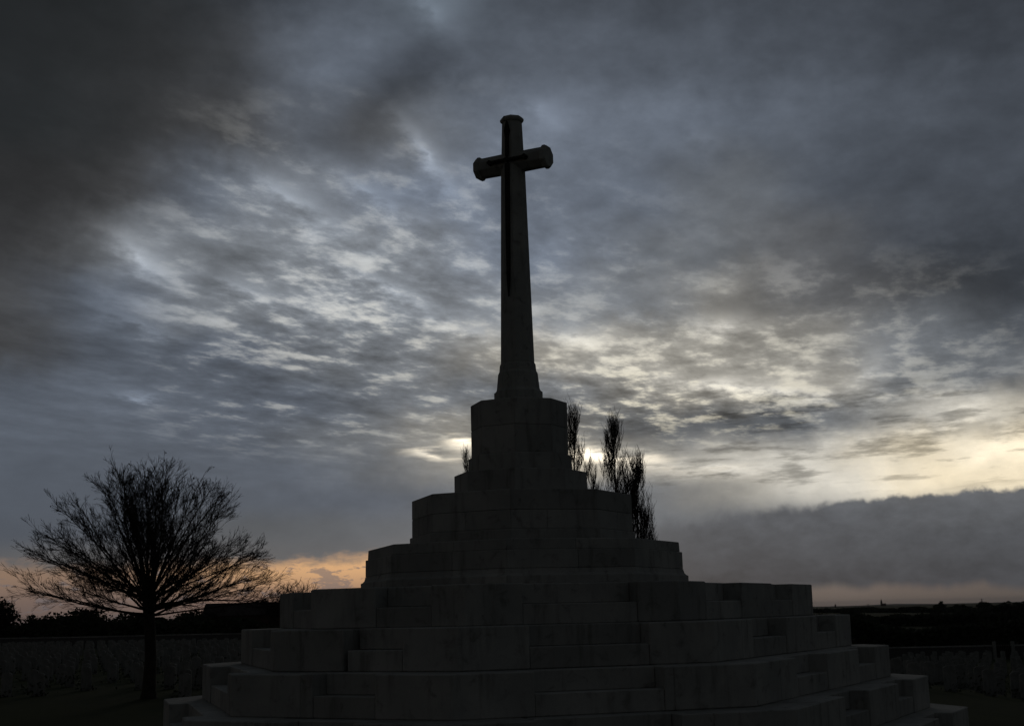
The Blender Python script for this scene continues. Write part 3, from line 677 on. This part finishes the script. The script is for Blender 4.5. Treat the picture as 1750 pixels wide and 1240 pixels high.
# low barn on the left, over the wall
P0 = rest(on_ground(422, 200)); top = at(422, 1029, 200).z-P0.z; w2 = 66*200/F_PX
barn = empty('low_barn', P0, radians(6)); tag(barn, 'long low dark barn with straight roof ridge left of the monument', 'building')
v, f = box(-w2, w2, -3, 3, -.2, top-1.6); bevelled('wall', v, f, M_BRICK, barn, 0.02)
rv = [(-w2-.3, -3.4, top-1.75), (w2+.3, -3.4, top-1.75), (w2+.3, 3.4, top-1.75), (-w2-.3, 3.4, top-1.75), (-w2-.1, 0, top), (w2+.1, 0, top)]
roof = mesh('roof', rv, [(0, 1, 5, 4), (2, 3, 4, 5), (0, 4, 3), (1, 2, 5), (3, 2, 1, 0)], M_ROOF, barn)
for x in (-3.6, -1.2, 1.6):
    v, f = box(x-.5, x+.5, -3.06, -2.98, 1.1, 2.0); wd = bevelled('window', v, f, M_WOOD, barn, 0.01)
    v, f = box(x-.42, x+.42, -3.075, -3.062, 1.18, 1.92); bevelled('pane', v, f, M_GLASS, wd, 0)
v, f = box(3.3, 4.7, -3.07, -2.98, 0, 2.15); bevelled('door', v, f, M_WOOD, barn, 0.01)

# narrow gate with pale posts in the wall on the right
t_g = 0; 
best = min(range(0, 4000), key=lambda q: abs(to_px(WALL_A+WD*(q/4000)+Vector((0, 0, .5)))[0]-1711)); Pg = rest(WALL_A+WD*(best/4000))
gate = empty('wall_gate', Pg-wn*.34, angw); tag(gate, 'narrow dark gate between two pale posts in the wall at the right', 'gate')
for s in (-.37, .37):
    v, f = box(s*2-.14, s*2+.14, -.12, .12, -.2, 1.45); bevelled('post', v, f, M_PAINT, gate, 0.012)
for q in range(8):
    v, f = box(-.56+q*.143, -.46+q*.143, -.02, .02, .12, 1.22); bevelled('slat', v, f, M_WOOD, gate, 0.005)
for z in (.3, 1.0):
    v, f = box(-.6, .6, .021, .05, z, z+.07); bevelled('rail', v, f, M_WOOD, gate, 0.005)

# far skyline: hill, church, chimney, masts
hp = [(1340, 1044), (1400, 1042), (1450, 1037.5), (1490, 1033), (1530, 1031), (1580, 1032), (1640, 1034), (1700, 1036), (1760, 1038), (1850, 1040)]
hv2, hf2 = [], []
for px, py in hp:
    P = at(px, py, 9000); hv2 += [(P.x, P.y, P.z), (P.x*1.0, P.y-700, -2), (P.x, P.y+900, -2)]
for i in range(len(hp)-1):
    a = 3*i; hf2 += [(a, a+1, a+4, a+3), (a, a+3, a+5, a+2)]
tag(mesh('far_hill', hv2, hf2, M_HILL, None, True), kind='structure')
Pc = on_ground(1507, 3000); tz = at(1507, 1022, 3000).z
ch = empty('church', Pc); tag(ch, 'tiny church with a thin spire on the far skyline', 'church')
v, f = box(-1.7, 1.7, -1.7, 1.7, 0, tz*.52); bevelled('tower', v, f, M_BRICK, ch, 0.05)
mesh('spire', [(-1.6, -1.6, tz*.52), (1.6, -1.6, tz*.52), (1.6, 1.6, tz*.52), (-1.6, 1.6, tz*.52), (0, 0, tz)], [(0, 1, 4), (1, 2, 4), (2, 3, 4), (3, 0, 4), (3, 2, 1, 0)], M_ROOF, ch)
v, f = prism([(2.25, -3), (9, -3), (9, 3), (2.25, 3)], 0, 3.2); bevelled('nave', v, f, M_BRICK, ch, 0.05)
mesh('nave_roof', [(2.25, -3.3, 3.21), (9.2, -3.3, 3.21), (9.2, 3.3, 3.21), (2.25, 3.3, 3.21), (2.25, 0, 5.5), (9.2, 0, 5.5)], [(0, 1, 5, 4), (2, 3, 4, 5), (0, 4, 3), (1, 2, 5), (3, 2, 1, 0)], M_ROOF, ch)
Pc = on_ground(1428, 2200); tz = at(1428, 1032, 2200).z
st = Tubes(); st.tube([Vector((0, 0, -1)), Vector((0, 0, tz*.5)), Vector((0, 0, tz))], [1.5, 1.25, 1.05], 10)
o = st.build('factory_chimney', M_BRICK); o.location = Pc; tag(o, 'thin chimney stack on the skyline beside the monument edge', 'chimney')
for px, ty, lab in ((1484, 1031, 'slim lattice mast left of the church spire on the skyline'), (1679, 1022, 'slim lattice mast above the right skyline trees')):
    Pc = on_ground(px, 1500); tz = at(px, ty, 1500).z; mast = empty('lattice_mast', Pc); tag(mast, lab, 'mast', 'masts on the skyline')
    for sx, sy in ((-1, -1), (1, -1), (1, 1), (-1, 1)):
        L4 = Tubes(); L4.tube([Vector((sx*1.0, sy*1.0, -.5)), Vector((sx*.15, sy*.15, tz))], [.14, .09], 4); L4.build('leg', M_STEEL, mast)
    B4 = Tubes()
    for q in range(6):
        z0, z1 = tz*q/6, tz*(q+1)/6; w0, w1 = 1-.85*q/6, 1-.85*(q+1)/6
        for (ax_, ay_), (bx_, by_) in (((-1, -1), (1, -1)), ((1, -1), (1, 1)), ((1, 1), (-1, 1)), ((-1, 1), (-1, -1))):
            B4.tube([Vector((ax_*w0, ay_*w0, z0)), Vector((bx_*w1, by_*w1, z1))], [.06, .06], 3)
    B4.tube([Vector((-2.2, 0, tz*.86)), Vector((2.2, 0, tz*.86))], [.08, .08], 4); B4.build('bracing', M_STEEL, mast)

# evening haze over the plain
m = bpy.data.materials.new('haze'); m.use_nodes = True; t = m.node_tree; t.nodes.clear(); k = Nodes(t)
pv_ = k.new('ShaderNodeVolumePrincipled'); pv_.inputs['Color'].default_value = (0.86, 0.90, 1.0, 1); pv_.inputs['Density'].default_value = 0.000035; pv_.inputs['Anisotropy'].default_value = 0.2
ho = k.new('ShaderNodeOutputMaterial'); t.links.new(pv_.outputs[0], ho.inputs['Volume'])
v, f = box(-24000, 24000, -24000, 24000, -5, 60)
tag(mesh('haze', v, f, m), 'thin evening haze lying over the far fields', 'haze', kind='stuff')
